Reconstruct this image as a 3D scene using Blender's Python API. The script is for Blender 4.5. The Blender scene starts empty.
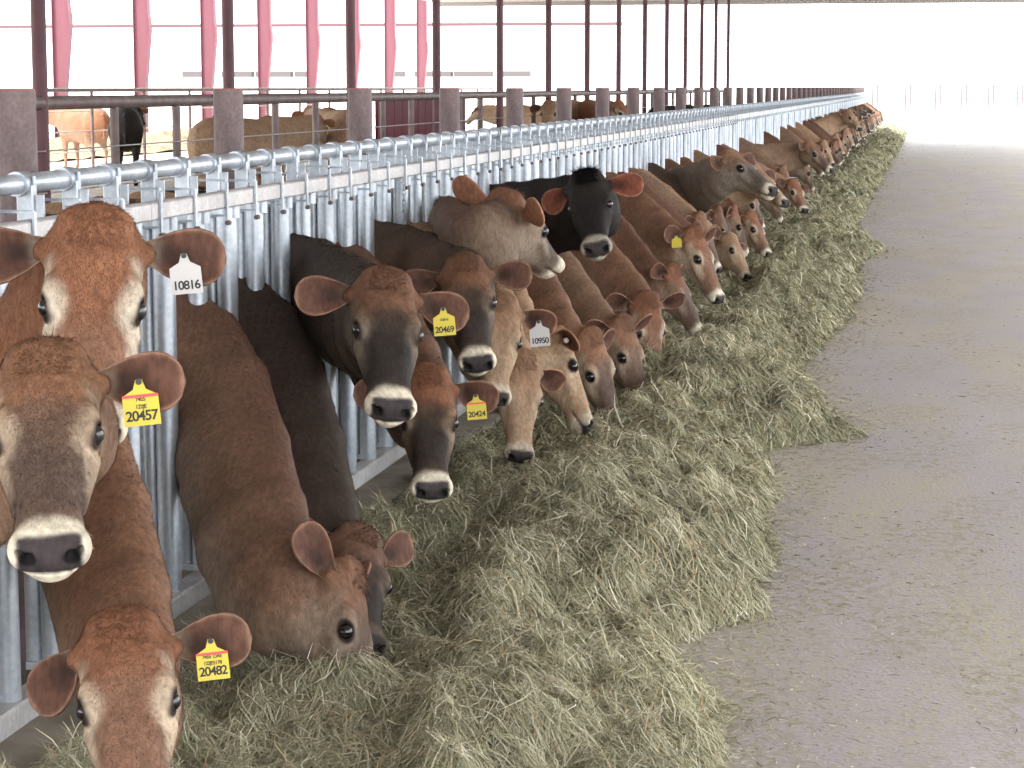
import bpy, math, random
import numpy as np
from mathutils import Vector, Matrix
PI = math.pi
rng = np.random.default_rng(7)
random.seed(7)
S = bpy.context.scene
C = S.collection

# ------------------------------------------------------------------ camera
F = 2200.0; PITCH = math.atan(297/F); YAW = math.atan(410*math.cos(math.atan(297/F))/F)
HC = 1.78
cam_d = bpy.data.cameras.new('camera'); cam = bpy.data.objects.new('camera', cam_d); C.objects.link(cam)
cam_d.sensor_width = 36.0; cam_d.lens = F/1024*36.0; cam_d.clip_end = 2000
cam.location = (0, 0, HC); cam.rotation_euler = (PI/2-PITCH, 0, YAW)
S.camera = cam
# ------------------------------------------------------------------ world, sun, exposure
w = bpy.data.worlds.new('overcast_sky'); S.world = w; w.use_nodes = True
bg = w.node_tree.nodes['Background']; bg.inputs[0].default_value = (0.93, 0.965, 1.0, 1); bg.inputs[1].default_value = 4.7
sd = bpy.data.lights.new('sun', 'SUN'); sd.energy = 6.0; sd.angle = 0.02; sd.color = (1, .95, .88)
sun = bpy.data.objects.new('sun', sd); C.objects.link(sun); sun.rotation_euler = (0.35, -0.25, 0)
S.view_settings.view_transform = 'Standard'; S.view_settings.look = 'None'
S.view_settings.exposure = 0.0; S.view_settings.gamma = 1.0; S.view_settings.use_curve_mapping = False
try:
    S.cycles.use_denoising = True; S.cycles.max_bounces = 6; S.cycles.diffuse_bounces = 4; S.cycles.transparent_max_bounces = 4
except Exception: pass

CAM_R = cam.rotation_euler.to_matrix()
def ray(px, py):
    d = CAM_R @ Vector(((px-512)/F, (384-py)/F, -1.0)); return d.normalized()
def at_x(px, py, X):
    d = ray(px, py); t = X/d.x; return Vector((0, 0, HC)) + d*t
def at_z(px, py, Z):
    d = ray(px, py); t = (Z-HC)/d.z; return Vector((0, 0, HC)) + d*t

# ------------------------------------------------------------------ materials
def mat(name, col, rough=.6, metal=0.0, noise=None, bump=None, attr=None, spec=None, sheen=0):
    m = bpy.data.materials.new(name); m.use_nodes = True; nt = m.node_tree; b = nt.nodes['Principled BSDF']
    b.inputs['Base Color'].default_value = (*col, 1); b.inputs['Roughness'].default_value = rough; b.inputs['Metallic'].default_value = metal
    if spec is not None: b.inputs['Specular IOR Level'].default_value = spec
    if sheen: b.inputs['Sheen Weight'].default_value = sheen
    tc = nt.nodes.new('ShaderNodeTexCoord'); src = None
    if attr:
        a = nt.nodes.new('ShaderNodeAttribute'); a.attribute_name = attr; src = a.outputs['Color']
    if noise:       # list of (scale, stretch, lo_col, hi_col or (lo, hi) multiplier, contrast)
        for sc, st, lo, hi in noise:
            mp = nt.nodes.new('ShaderNodeMapping'); mp.inputs['Scale'].default_value = st; nt.links.new(tc.outputs['Object'], mp.inputs['Vector'])
            n = nt.nodes.new('ShaderNodeTexNoise'); n.inputs['Scale'].default_value = sc; n.inputs['Detail'].default_value = 5; nt.links.new(mp.outputs[0], n.inputs['Vector'])
            r = nt.nodes.new('ShaderNodeValToRGB'); r.color_ramp.elements[0].position = .35; r.color_ramp.elements[1].position = .65
            r.color_ramp.elements[0].color = (*lo, 1); r.color_ramp.elements[1].color = (*hi, 1); nt.links.new(n.outputs['Fac'], r.inputs[0])
            mx = nt.nodes.new('ShaderNodeMix'); mx.data_type = 'RGBA'; mx.blend_type = 'MULTIPLY'; mx.inputs[0].default_value = 1
            if src is None: mx.inputs[6].default_value = (*col, 1)
            else: nt.links.new(src, mx.inputs[6])
            nt.links.new(r.outputs[0], mx.inputs[7]); src = mx.outputs[2]
    if src is not None: nt.links.new(src, b.inputs['Base Color'])
    if bump:
        sc, strength, dist = bump
        n = nt.nodes.new('ShaderNodeTexNoise'); n.inputs['Scale'].default_value = sc; n.inputs['Detail'].default_value = 4; nt.links.new(tc.outputs['Object'], n.inputs['Vector'])
        bp = nt.nodes.new('ShaderNodeBump'); bp.inputs['Strength'].default_value = strength; bp.inputs['Distance'].default_value = dist
        nt.links.new(n.outputs['Fac'], bp.inputs['Height']); nt.links.new(bp.outputs[0], b.inputs['Normal'])
    return m
g3 = lambda v: (v, v, v)
MT = dict(
    galv=mat('galvanized_steel', (.50, .545, .60), .38, .55, noise=[(9, (1, 1, .35), g3(.72), g3(1.12)), (60, (1, 1, 1), g3(.88), g3(1.08))], bump=(40, .12, .004)),
    galv_dark=mat('dull_galvanized_steel', (.42, .44, .46), .5, .5, noise=[(20, (1, 1, 1), g3(.6), g3(1.1))]),
    beam=mat('weathered_galvanized_beam', (.54, .53, .53), .5, .35, noise=[(7, (1, 1, 1), g3(.8), g3(1.1)), (70, (1, 1, 1), (.86, .84, .82), g3(1.05))]),
    bolt=mat('rusty_bolt_steel', (.16, .13, .12), .6, .5),
    bollard=mat('rusty_brown_pipe', (.17, .125, .125), .6, .2, noise=[(14, (1, 1, .5), g3(.7), g3(1.15)), (90, (1, 1, 1), (.85, .8, .8), g3(1.1))]),
    bollard_cap=mat('rusted_pipe_top', (.34, .11, .09), .7, .1),
    post=mat('dark_red_oxide_pipe', (.13, .052, .062), .55, .1, noise=[(8, (1, 1, .4), g3(.75), g3(1.2))]),
    column=mat('red_painted_steel_column', (.19, .06, .082), .5, .0, noise=[(3, (1, 1, .3), g3(.9), g3(1.05))]),
    rail=mat('brown_pipe_rail', (.2, .15, .14), .55, .2, noise=[(6, (1, 1, 1), g3(.75), g3(1.15))]),
    wire=mat('steel_cable', (.5, .5, .5), .4, .6),
    brass=mat('brass_snap_hook', (.55, .42, .2), .3, .8),
    red_panel=mat('maroon_painted_panel', (.16, .02, .035), .6),
    eye=mat('dark_glossy_eye', (.006, .006, .008), .06, 0, spec=.8),
    coat=mat('short_cattle_hair', (1, 1, 1), .72, 0, attr='coat', noise=[(70, (1, 1, .5), g3(.74), g3(1.16)), (9, (1, 1, 1), g3(.86), g3(1.10))], bump=(220, .25, .002), spec=.25),
    hair=mat('fine_hair_strands', (1, 1, 1), .6, 0, attr='coat', spec=.2),
    tag_yellow=mat('yellow_plastic_tag', (.60, .48, .03), .45), tag_white=mat('white_plastic_tag', (.52, .50, .49), .45),
    tag_ink=mat('black_tag_ink', (.02, .018, .018), .6), tag_red=mat('red_tag_band', (.75, .06, .06), .4), stud=mat('black_tag_stud', (.015, .015, .015), .4),
    disc=mat('white_tag_button', (.75, .73, .68), .4),
    roof=mat('roof_underside', (.5, .48, .48), .7, 0, noise=[(2, (.05, 8, 1), g3(.85), g3(1.05))]),
    curb=mat('stained_concrete_curb', (.33, .29, .235), .85, 0, noise=[(6, (1, 1, 1), g3(.7), g3(1.1))]),
    building=mat('pale_far_wall', (.11, .098, .102), .8), fascia=mat('far_roof_edge', (.125, .062, .072), .7),
    feed=mat('brown_feed', (.42, .30, .17), .95, 0, noise=[(9, (1, 1, 1), g3(.5), g3(1.25))], bump=(12, 1, .06)),
)
# ------------------------------------------------------------------ mesh building
class MB:
    def __init__(s): s.v = []; s.f = []; s.sm = []; s.n = 0
    def add(s, v, f, smooth=False):
        s.v.extend([tuple(x) for x in v]); s.f.extend([tuple(i+s.n for i in q) for q in f]); s.sm.extend([smooth]*len(f)); s.n += len(v); return s
    def box(s, c, d, R=None, bev=0.0):
        x, y, z = [k/2 for k in d]; b = min(bev, x*.9, y*.9, z*.9)
        if b <= 0:
            v = [(i*x, j*y, k*z) for k in (-1, 1) for j in (-1, 1) for i in (-1, 1)]
            f = [(0, 2, 3, 1), (4, 5, 7, 6), (0, 1, 5, 4), (2, 6, 7, 3), (0, 4, 6, 2), (1, 3, 7, 5)]
        else:
            v = []; ring = lambda k, X, Y: [(X, -Y+b, k), (X, Y-b, k), (X-b, Y, k), (-X+b, Y, k), (-X, Y-b, k), (-X, -Y+b, k), (-X+b, -Y, k), (X-b, -Y, k)]
            for k, g in ((-z, b), (-z+b, 0), (z-b, 0), (z, b)): v += ring(k, x-g, y-g) if g == 0 else [(max(-x+b, min(x-b, p[0])), max(-y+b, min(y-b, p[1])), k) for p in ring(k, x, y)]
            f = [tuple(range(7, -1, -1)), tuple(range(24, 32))]
            for r in range(3):
                for i in range(8): f.append((r*8+i, r*8+(i+1) % 8, r*8+8+(i+1) % 8, r*8+8+i))
        c = Vector(c); v = [(R @ Vector(p) if R else Vector(p)) + c for p in v]
        return s.add(v, f)
    def tube(s, pts, r, n=12, cap=True, sx=1.0):
        pts = [Vector(p) for p in pts]; rs = r if isinstance(r, (list, tuple)) else [r]*len(pts); rings = []; a = None
        for i, p in enumerate(pts):
            t = (pts[min(i+1, len(pts)-1)]-pts[max(i-1, 0)]).normalized()
            if a is None: a = t.orthogonal().normalized()
            a = (a-t*a.dot(t)).normalized(); b = t.cross(a)
            rings.append([p+(a*math.cos(2*PI*k/n)+b*math.sin(2*PI*k/n))*rs[i] for k in range(n)])
        v = [q for rg in rings for q in rg]; f = [(i*n+k, i*n+(k+1) % n, (i+1)*n+(k+1) % n, (i+1)*n+k) for i in range(len(pts)-1) for k in range(n)]
        s.add(v, f, True)
        if cap: s.add(rings[0], [tuple(range(n-1, -1, -1))]); s.add(rings[-1], [tuple(range(n))])
        return s
    def prism(s, poly, c0, ax, ay, n, th):   # polygon in plane (ax, ay) extruded along n
        c0, ax, ay, n = map(Vector, (c0, ax, ay, n)); m = len(poly)
        v = [c0+ax*p[0]+ay*p[1]+n*k for k in (-th/2, th/2) for p in poly]
        f = [tuple(range(m-1, -1, -1)), tuple(range(m, 2*m))]+[(i, (i+1) % m, m+(i+1) % m, m+i) for i in range(m)]
        return s.add(v, f)
    def sphere(s, c, r, n=16, m=10):
        rx = r if hasattr(r, '__len__') else (r, r, r)
        v = [(c[0], c[1], c[2]+rx[2])]+[(c[0]+rx[0]*math.sin(PI*j/m)*math.cos(2*PI*i/n), c[1]+rx[1]*math.sin(PI*j/m)*math.sin(2*PI*i/n), c[2]+rx[2]*math.cos(PI*j/m)) for j in range(1, m) for i in range(n)]+[(c[0], c[1], c[2]-rx[2])]
        f = [(0, 1+i, 1+(i+1) % n) for i in range(n)]+[(1+(j-1)*n+i, 1+j*n+i, 1+j*n+(i+1) % n, 1+(j-1)*n+(i+1) % n) for j in range(1, m-1) for i in range(n)]+[(len(v)-1, 1+(m-2)*n+(i+1) % n, 1+(m-2)*n+i) for i in range(n)]
        return s.add(v, f, True)
    def mesh(s, name, m):
        me = bpy.data.meshes.new(name); me.from_pydata(s.v, [], s.f); me.materials.append(MT[m] if isinstance(m, str) else m)
        me.polygons.foreach_set('use_smooth', s.sm); me.update(); return me
    def build(s, name, m, parent=None):
        return link(name, s.mesh(name, m), parent)
def link(name, me, parent=None):
    o = bpy.data.objects.new(name, me); C.objects.link(o)
    if parent is not None: o.parent = parent
    return o
def tag(o, label=None, cat=None, group=None, kind=None):
    if label: o['label'] = label
    if cat: o['category'] = cat
    if group: o['group'] = group
    if kind: o['kind'] = kind
    return o
def empty(name, loc, rz=0):
    o = bpy.data.objects.new(name, None); C.objects.link(o); o.location = loc; o.rotation_euler = (0, 0, rz); o.empty_display_size = .1; return o
def copy_tree(o, parent=None):
    c = o.copy(); C.objects.link(c); c.parent = parent
    for ch in [x for x in o.children]: copy_tree(ch, c)
    return c
def np_mesh(name, V, Q, m, smooth=True, col=None):
    """V (n,3), Q (k,4) or (k,3) arrays"""
    me = bpy.data.meshes.new(name); k = Q.shape[1]
    me.vertices.add(len(V)); me.vertices.foreach_set('co', np.ascontiguousarray(V, dtype=np.float32).ravel())
    me.loops.add(Q.size); me.loops.foreach_set('vertex_index', np.ascontiguousarray(Q, dtype=np.int32).ravel())
    me.polygons.add(len(Q)); me.polygons.foreach_set('loop_start', np.arange(0, Q.size, k, dtype=np.int32))
    me.polygons.foreach_set('loop_total', np.full(len(Q), k, dtype=np.int32))
    me.polygons.foreach_set('use_smooth', np.full(len(Q), smooth))
    me.update(calc_edges=True); me.validate()
    if col is not None:
        a = me.color_attributes.new('coat', 'FLOAT_COLOR', 'POINT')
        a.data.foreach_set('color', np.concatenate([np.clip(col, 0, 1), np.ones((len(V), 1))], 1).astype(np.float32).ravel())
    me.materials.append(MT[m] if isinstance(m, str) else m); return me
def vnoise(x, y, seed=0):      # cheap smooth 2-D value noise in [-1,1]
    r = np.random.default_rng(seed); T = r.uniform(-1, 1, (256, 256)); xi = np.floor(x).astype(int); yi = np.floor(y).astype(int)
    fx = x-xi; fy = y-yi; fx = fx*fx*(3-2*fx); fy = fy*fy*(3-2*fy); g = lambda a, b: T[a & 255, b & 255]
    return (g(xi, yi)*(1-fx)+g(xi+1, yi)*fx)*(1-fy)+(g(xi, yi+1)*(1-fx)+g(xi+1, yi+1)*fx)*fy

# ------------------------------------------------------------------ the setting
FX = -2.2                       # plane of the headlock bars
Y0 = at_x(183, 300, FX).y       # a bar stands here
PIT = .305                      # bar pitch
END = 93.0
def plane_mat(name, kind):
    m = bpy.data.materials.new(name); m.use_nodes = True; nt = m.node_tree; b = nt.nodes['Principled BSDF']; L = nt.links.new
    b.inputs['Roughness'].default_value = .58; b.inputs['Specular IOR Level'].default_value = .5
    tc = nt.nodes.new('ShaderNodeTexCoord')
    def noise(sc, st=(1, 1, 1), det=6, lo=.4, hi=.6):
        mp = nt.nodes.new('ShaderNodeMapping'); mp.inputs['Scale'].default_value = st; L(tc.outputs['Object'], mp.inputs[0])
        n = nt.nodes.new('ShaderNodeTexNoise'); n.inputs['Scale'].default_value = sc; n.inputs['Detail'].default_value = det; L(mp.outputs[0], n.inputs[0])
        r = nt.nodes.new('ShaderNodeMapRange'); r.inputs[1].default_value = lo; r.inputs[2].default_value = hi; L(n.outputs[0], r.inputs[0]); return r.outputs[0]
    def mix(f, a, c):
        x = nt.nodes.new('ShaderNodeMix'); x.data_type = 'RGBA'; L(f, x.inputs[0])
        for s, i in ((a, 6), (c, 7)):
            if isinstance(s, tuple): x.inputs[i].default_value = (*s, 1)
            else: L(s, x.inputs[i])
        return x.outputs[2]
    def mul(a, c):
        x = nt.nodes.new('ShaderNodeMath'); x.operation = 'MULTIPLY'; L(a, x.inputs[0]); L(c, x.inputs[1]); return x.outputs[0]
    if kind == 'concrete':
        c = mix(noise(.7, (1, .35, 1)), (.41, .365, .38), (.48, .43, .445))
        c = mix(noise(6, (1, .5, 1), lo=.35, hi=.7), c, (.42, .38, .375))
        c = mix(noise(45, lo=.45, hi=.75), c, (.36, .33, .31))
        straw = mul(noise(1.3, (1, .3, 1), lo=.44, hi=.60), noise(45, (1, .5, 1), lo=.44, hi=.56))
        c = mix(straw, c, (.47, .42, .28))
        c = mix(mul(noise(2.2, (1, .4, 1), lo=.44, hi=.6), noise(24, (1, .6, 1), lo=.46, hi=.6)), c, (.35, .31, .23))
    else:
        c = mix(noise(.3), (.62, .55, .48), (.72, .66, .60)); c = mix(noise(4, lo=.45, hi=.7), c, (.5, .42, .34))
    L(c, b.inputs['Base Color'])
    bp = nt.nodes.new('ShaderNodeBump'); bp.inputs['Strength'].default_value = .35; bp.inputs['Distance'].default_value = .01; L(noise(60, lo=0, hi=1), bp.inputs['Height']); L(bp.outputs[0], b.inputs['Normal'])
    return m
def slab(name, x0, x1, y0, y1, z0, z1, m):
    o = MB().box(((x0+x1)/2, (y0+y1)/2, (z0+z1)/2), (x1-x0, y1-y0, z1-z0)).build(name, m); return tag(o, kind='structure')
slab('floor', -2.32, 30, -4, 95, -.2, 0, plane_mat('swept_concrete', 'concrete'))
slab('ground', -260, 260, -30, 420, -.4, -.02, plane_mat('pale_sunlit_dirt', 'dirt'))
slab('floor_pen', -16, -2.32, -4, 95, -.15, .0, 'curb')
slab('trim_curb', -2.32, -2.10, -3, END+.2, 0, .10, 'curb')
# roof over the alley and pens
rf = MB().box((-5.75, 36.5, 4.80), (22.5, 81, .12))
for i in range(11): rf.box((-5.75, -3+i*7.5, 4.70), (22.5, .12, .12))
rf.box((-5.75, 77, 4.68), (22.5, .14, .16))
tag(rf.build('ceiling', 'roof'), kind='structure')

# ------------------------------------------------------------------ headlock fence panels (six bars, three stalls each)
PZ, BZ = 1.535, 1.43
def bracket(mb, y):
    X = FX-.06
    pts = [(X+.031*math.cos(a), y, PZ+.031*math.sin(a)) for a in np.linspace(-PI*.1, PI*1.1, 9)]
    for i in range(8):
        a, b = Vector(pts[i]), Vector(pts[i+1]); c = (a+b)/2; ang = math.atan2(b.z-a.z, b.x-a.x)
        mb.box(c, ((b-a).length+.004, .045, .006), Matrix.Rotation(-ang, 3, 'Y'))
def make_panel(detail):
    r = empty('headlock_panel', (FX, 0, 0)); H = PIT*6; z = lambda p: (p[0]-FX, p[1], p[2])
    def mb(): return MB()
    if detail:
        mb().tube([(-.06, -.02, PZ), (-.06, H-.03, PZ)], .0255, 14).build('top_rail', 'galv', r)
        b = mb().box((.05, H/2, BZ), (.045, H-.012, .052), bev=.005); b.build('lock_beam', 'beam', r)
        b = mb().box((.01, H/2, .235), (.07, H-.006, .065), bev=.006); b.build('bottom_rail', 'beam', r)
    else:
        big = mb().tube([(-.06, -.02, PZ), (-.06, H-.03, PZ)], .0255, 8); big.box((.05, H/2, BZ), (.045, H-.012, .052)); big.box((.01, H/2, .235), (.07, H-.006, .065))
    for k in range(6):
        y = k*PIT; m = mb() if detail else big; wid = .034 if k % 2 else .031
        # round neck bar with a folded sheet behind it
        m.tube([(-.005, y, .262), (-.005, y, 1.395)], wid, 14 if detail else 6)
        m.tube([(-.062, y+.012, .262), (-.062, y+.012, 1.40)], .025, 12 if detail else 5)
        m.box((-.032, y+.004, .83), (.05, .006, 1.13)); m.box((-.03, y, .275), (.09, .05, .02))
        if detail: m.build('neck_bar', 'galv', r)
        p = mb() if detail else big
        p.box((-.045, y, (PZ+1.36)/2), (.046, .030, PZ-1.36), bev=.004); p.box((-.008, y, (PZ+1.38)/2-.01), (.02, .010, .12))
        p.tube([(-.06, y-.034, PZ), (-.06, y+.034, PZ)], .032, 14 if detail else 6)
        p.tube([(-.025, y, PZ-.03), (-.025, y, PZ+.02)], .006, 6)
        if detail: p.build('hanger_plate', 'galv', r)
        q = mb() if detail else big; yy = y+.06
        zt = BZ+.048 if k % 2 else BZ+.062
        q.box((.02, yy, zt), (.11, .018, .007)); q.box((.077, yy, BZ-.012), (.006, .018, .13 if k % 2 == 0 else .12)); q.box((.02, yy, BZ-.048), (.11, .02, .006))
        q.tube([(.022, y, BZ-.07), (.022, y, BZ-.03)], .02, 8)
        if detail:
            o = q.build('latch_strap', 'galv', r)
            mb().tube([(.08, yy-.012, BZ-.07), (.08, yy+.012, BZ-.07)], .008, 8).build('bolt', 'bolt', o)
    # seam strap between panels
    m = mb() if detail else big
    m.box((.018, -.006, .82), (.03, .008, 1.2)); m.box((.01, 0, .17), (.05, .05, .10))
    if detail: m.build('end_strap', 'galv_dark', r)
    if not detail:
        r2 = big.build('headlock_panel', 'galv'); bpy.data.objects.remove(r); return r2
    return r
pd = make_panel(True); pf = make_panel(False); seen_d = seen_f = False
SEAM0 = Y0-PIT*(.5)-PIT*6-PIT*1        # seam left of the first full panel in view
npan = 0; y = SEAM0
ords = ['nearest to the camera', 'second from the near end', 'third from the near end', 'fourth from the near end', 'fifth from the near end', 'sixth from the near end', 'seventh from the near end', 'eighth from the near end', 'ninth from the near end', 'tenth from the near end', 'eleventh from the near end', 'twelfth from the near end']
G_P = 'galvanized headlock panels along the feed alley'
while y < END-1:
    if npan < 12:
        o = pd if npan == 0 else copy_tree(pd)
        tag(o, 'galvanized headlock gate panel along the hay, '+ords[npan], 'headlock', G_P)
    else:
        o = pf if npan == 12 else pf.copy()
        if npan > 12: C.objects.link(o)
        tag(o, 'galvanized headlock panel in the far stretch of the fence beyond the twelfth', 'headlock', 'far galvanized headlock panels')
    o.location = (FX, y, 0); npan += 1; y += PIT*6
# chain with brass snap hanging from the fence
cp = at_x(404, 205, FX+.1)
def make_chain():
    r = empty('hanging_chain', (cp.x, cp.y, BZ))
    k = MB()
    for i in range(11):
        cz = -.02-i*.021; pts = [((.007*math.cos(t) if i % 2 else 0), (0 if i % 2 else .007*math.cos(t)), cz+.013*math.sin(t)) for t in np.linspace(0, 2*PI, 9)]
        k.tube(pts, .0022, 6, False)
    k.build('chain_links', 'galv_dark', r)
    h = MB().tube([(0, 0, -.245), (0, .012, -.26), (0, .012, -.285), (0, -.004, -.305)], .005, 8)
    h.tube([(0, .014*math.cos(t), -.325+.018*math.sin(t)) for t in np.linspace(PI/2, 2.3*PI, 10)], .004, 8)
    h.build('snap_hook', 'brass', r)
    tag(r, 'steel chain with a brass snap hook hanging from the headlock beam', 'chain')
make_chain()

# ------------------------------------------------------------------ bollards behind the fence
bx = FX-.16
b0 = empty('bollard', (0, 0, 0))
BH = HC-.005
MB().tube([(0, 0, 0), (0, 0, BH-.004)], .052, 20).build('pipe', 'bollard', b0)
MB().tube([(0, 0, BH-.004), (0, 0, BH)], .050, 20).build('cap', 'bollard_cap', b0)
i = 0; yb = at_x(16, 100, bx).y; first = True
BORD = ['cut by the left picture edge', 'second from the left', 'third from the left', 'fourth from the left', 'fifth from the left', 'sixth from the left', 'seventh from the left', 'eighth from the left']
while yb < END:
    o = b0 if i == 0 else copy_tree(b0); o.location = (bx, yb, 0)
    if i < 8: tag(o, 'thick rusty brown pipe bollard behind the headlock fence, '+BORD[i], 'bollard', 'pipe bollards behind the headlocks')
    else: tag(o, 'thick brown pipe bollard in the far line behind the headlocks', 'bollard', 'far pipe bollards behind the headlocks')
    i += 1; yb += PIT*6

# ------------------------------------------------------------------ pen posts and pipe rail further back
PX = -6.0
yp0 = at_x(40, 80, PX).y; yp1 = at_x(233, 80, PX).y; sp = (at_x(644.5, 80, PX).y-yp0)/8
n = 14
p0 = MB().tube([(0, 0, 0), (0, 0, 4.74)], .052, 16).mesh('post', 'post')
for i in range(n):
    o = link('roof_post', p0); o.location = (PX, yp0+i*sp, 0)
    w_ = ['leftmost', 'second from left', 'third from left', 'fourth from left', 'fifth from left', 'sixth from left', 'seventh from left', 'eighth from left', 'ninth from left', 'tenth from left', 'eleventh from left', 'twelfth from left', 'thirteenth from left', 'last and thinnest'][i]
    tag(o, 'tall dark red pipe post holding the roof behind the fence, '+w_, 'post', 'roof posts between alley and pen')
RZ = HC-.018*6.0*1.02
fence = empty('pipe_fence', (PX, yp0, 0))
MB().tube([(0, -sp*.3, RZ), (0, sp*(n-1), RZ)], .05, 12).build('top_rail', 'rail', fence)
for i in range(n-1):
    for k in (1, 2): MB().tube([(0, (i+k/3)*sp, 0), (0, (i+k/3)*sp, RZ-.02)], .034, 12).build('fence_post', 'rail', fence)
for zz in (RZ-.33, RZ-.62): MB().tube([(.04, -sp*.3, zz), (.04, sp*(n-1), zz)], .006, 6).build('cable', 'wire', fence)
tag(fence, 'brown pipe rail fence with short posts and cables behind the bollards', 'fence')

# tapered red building columns
CX = -22.5
yc0 = at_x(61, 90, CX).y; yc7 = at_x(421, 90, CX).y; cs = (yc7-yc0)/7
cm = MB()
poly = [(-.15, 0), (.15, 0), (.15, 1.75), (.32, 3.45), (.31, 3.7), (.27, 4.0), (.27, 9), (-.15, 9)]
cm.prism(poly, (0, 0, 0), (1, 0, 0), (0, 0, 1), (0, 1, 0), .03)
cme = cm.mesh('red_column', 'column')
cm2 = MB()
for sgn, pth in ((-1, [(-.15, 0), (-.15, 9)]), (1, [(.15, 0), (.15, 1.75), (.32, 3.45), (.31, 3.7), (.27, 4.0), (.27, 9)])):
    for a, b in zip(pth[:-1], pth[1:]):
        t = Vector((1, 0, 0)); nn = Vector((0, 1, 0))
        A = t*a[0]+Vector((0, 0, a[1])); B = t*b[0]+Vector((0, 0, b[1])); dd = B-A
        e = t*.02*sgn
        vs = [A-nn*.12, A+nn*.12, B+nn*.12, B-nn*.12]; vs += [q+e for q in vs]
        cm2.add(vs, [(0, 1, 2, 3), (7, 6, 5, 4), (0, 4, 5, 1), (2, 6, 7, 3), (1, 5, 6, 2), (3, 7, 4, 0)])
fme = cm2.mesh('column_flange', 'column')
for i in range(8):
    o = empty('steel_column', (CX, yc0+cs*i, -.02)); link('web', cme, o); link('flange', fme, o)
    tag(o, 'faded red tapered steel column on the sunlit side, '+['leftmost', 'second from left', 'third from left', 'fourth from left', 'fifth from left', 'sixth from left', 'seventh from left', 'rightmost, narrowest gap'][i], 'column', 'tapered red columns')

# far pen fence with thin pipes
f2 = empty('far_pen_fence', (-16.5, 10, 0))
MB().tube([(0, -2, 1.72), (0, 75, 1.72)], .04, 8).build('top_rail', 'rail', f2)
for i in range(26): MB().tube([(0, i*3.05-1, 0), (0, i*3.05-1, 1.72)], .035, 8).build('fence_post', 'rail', f2)
for zz in (1.3, .9, .5): MB().tube([(0, -2, zz), (0, 75, zz)], .012, 6).build('cable', 'wire', f2)
tag(f2, 'thin pipe and cable fence at the sunny side of the pen', 'fence')
# maroon gate panel and feed windrow
gp = MB()
for i in range(12): gp.box((-7.4, 30.0+i*.5, .84), (.04, .47, 1.6))
gp.box((-7.36, 32.75, 1.62), (.06, 6.2, .06)); gp.box((-7.36, 32.75, .4), (.06, 6.2, .06))
tag(gp.build('maroon_gate', 'red_panel'), 'dark maroon sheet gate panel between the third and fourth bollards', 'gate')
# feed windrow at the columns
xs = np.linspace(-24.5, -20.5, 18); ys = np.linspace(10, 80, 240); XX, YY = np.meshgrid(xs, ys, indexing='ij')
ZZ = .42*np.clip(1-np.abs(XX+22.3)/1.9, 0, 1)**.7*(1+.45*vnoise(XX*2, YY*2, 3)+.3*vnoise(XX*5, YY*5, 4))-.03
V = np.stack([XX, YY, ZZ], -1).reshape(-1, 3); I = np.arange(18*240).reshape(18, 240)
Q = np.stack([I[:-1, :-1], I[1:, :-1], I[1:, 1:], I[:-1, 1:]], -1).reshape(-1, 4)
tag(link('feed_windrow', np_mesh('feed_windrow', V, Q, 'feed')), 'long low heap of brown feed along the red columns', 'feed', kind='stuff')
# far barn: roof line and strips
fb = empty('far_barn', (0, 170, 0)); D_ = 170
def bar_far(name, x0, x1, ya, yb_, m):
    a = ray(x0, (ya+yb_)/2); b = ray(x1, (ya+yb_)/2); A = a*(D_/a.y); B = b*(D_/b.y); z0 = HC+(87-yb_)/F*D_; z1 = HC+(87-ya)/F*D_
    MB().box(((A.x+B.x)/2, 0, (z0+z1)/2), (abs(B.x-A.x), 1.0, z1-z0)).build(name, m, fb)
bar_far('roof_edge', -60, 622, 23, 26, 'fascia')
for a, b in ((184, 206), (223, 253), (257, 292), (296, 307), (386, 404), (416, 452), (455, 492), (500, 530)): bar_far('wall_strip', a, b, 71, 77, 'building')
tag(fb, 'washed out long barn with a thin pink roof line far behind the pens', 'barn')
for i, px in enumerate((875, 908, 938, 964, 991, 1020)):
    d = ray(px, 95); k = 150/d.y; m = MB()
    for q in (-.16, .16): m.tube([(q, 0, -.02), (q, 0, 1.9)], .05, 8)
    m.box((0, 0, 1.85), (.42, .06, .1))
    o = m.build('far_gate_post', 'building'); o.location = (d.x*k, 150, 0); tag(o, 'faint pale double post in the glare beyond the alley end, '+['leftmost', 'second', 'third', 'fourth', 'fifth', 'rightmost'][i], 'post', 'faint posts beyond the alley')
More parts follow.
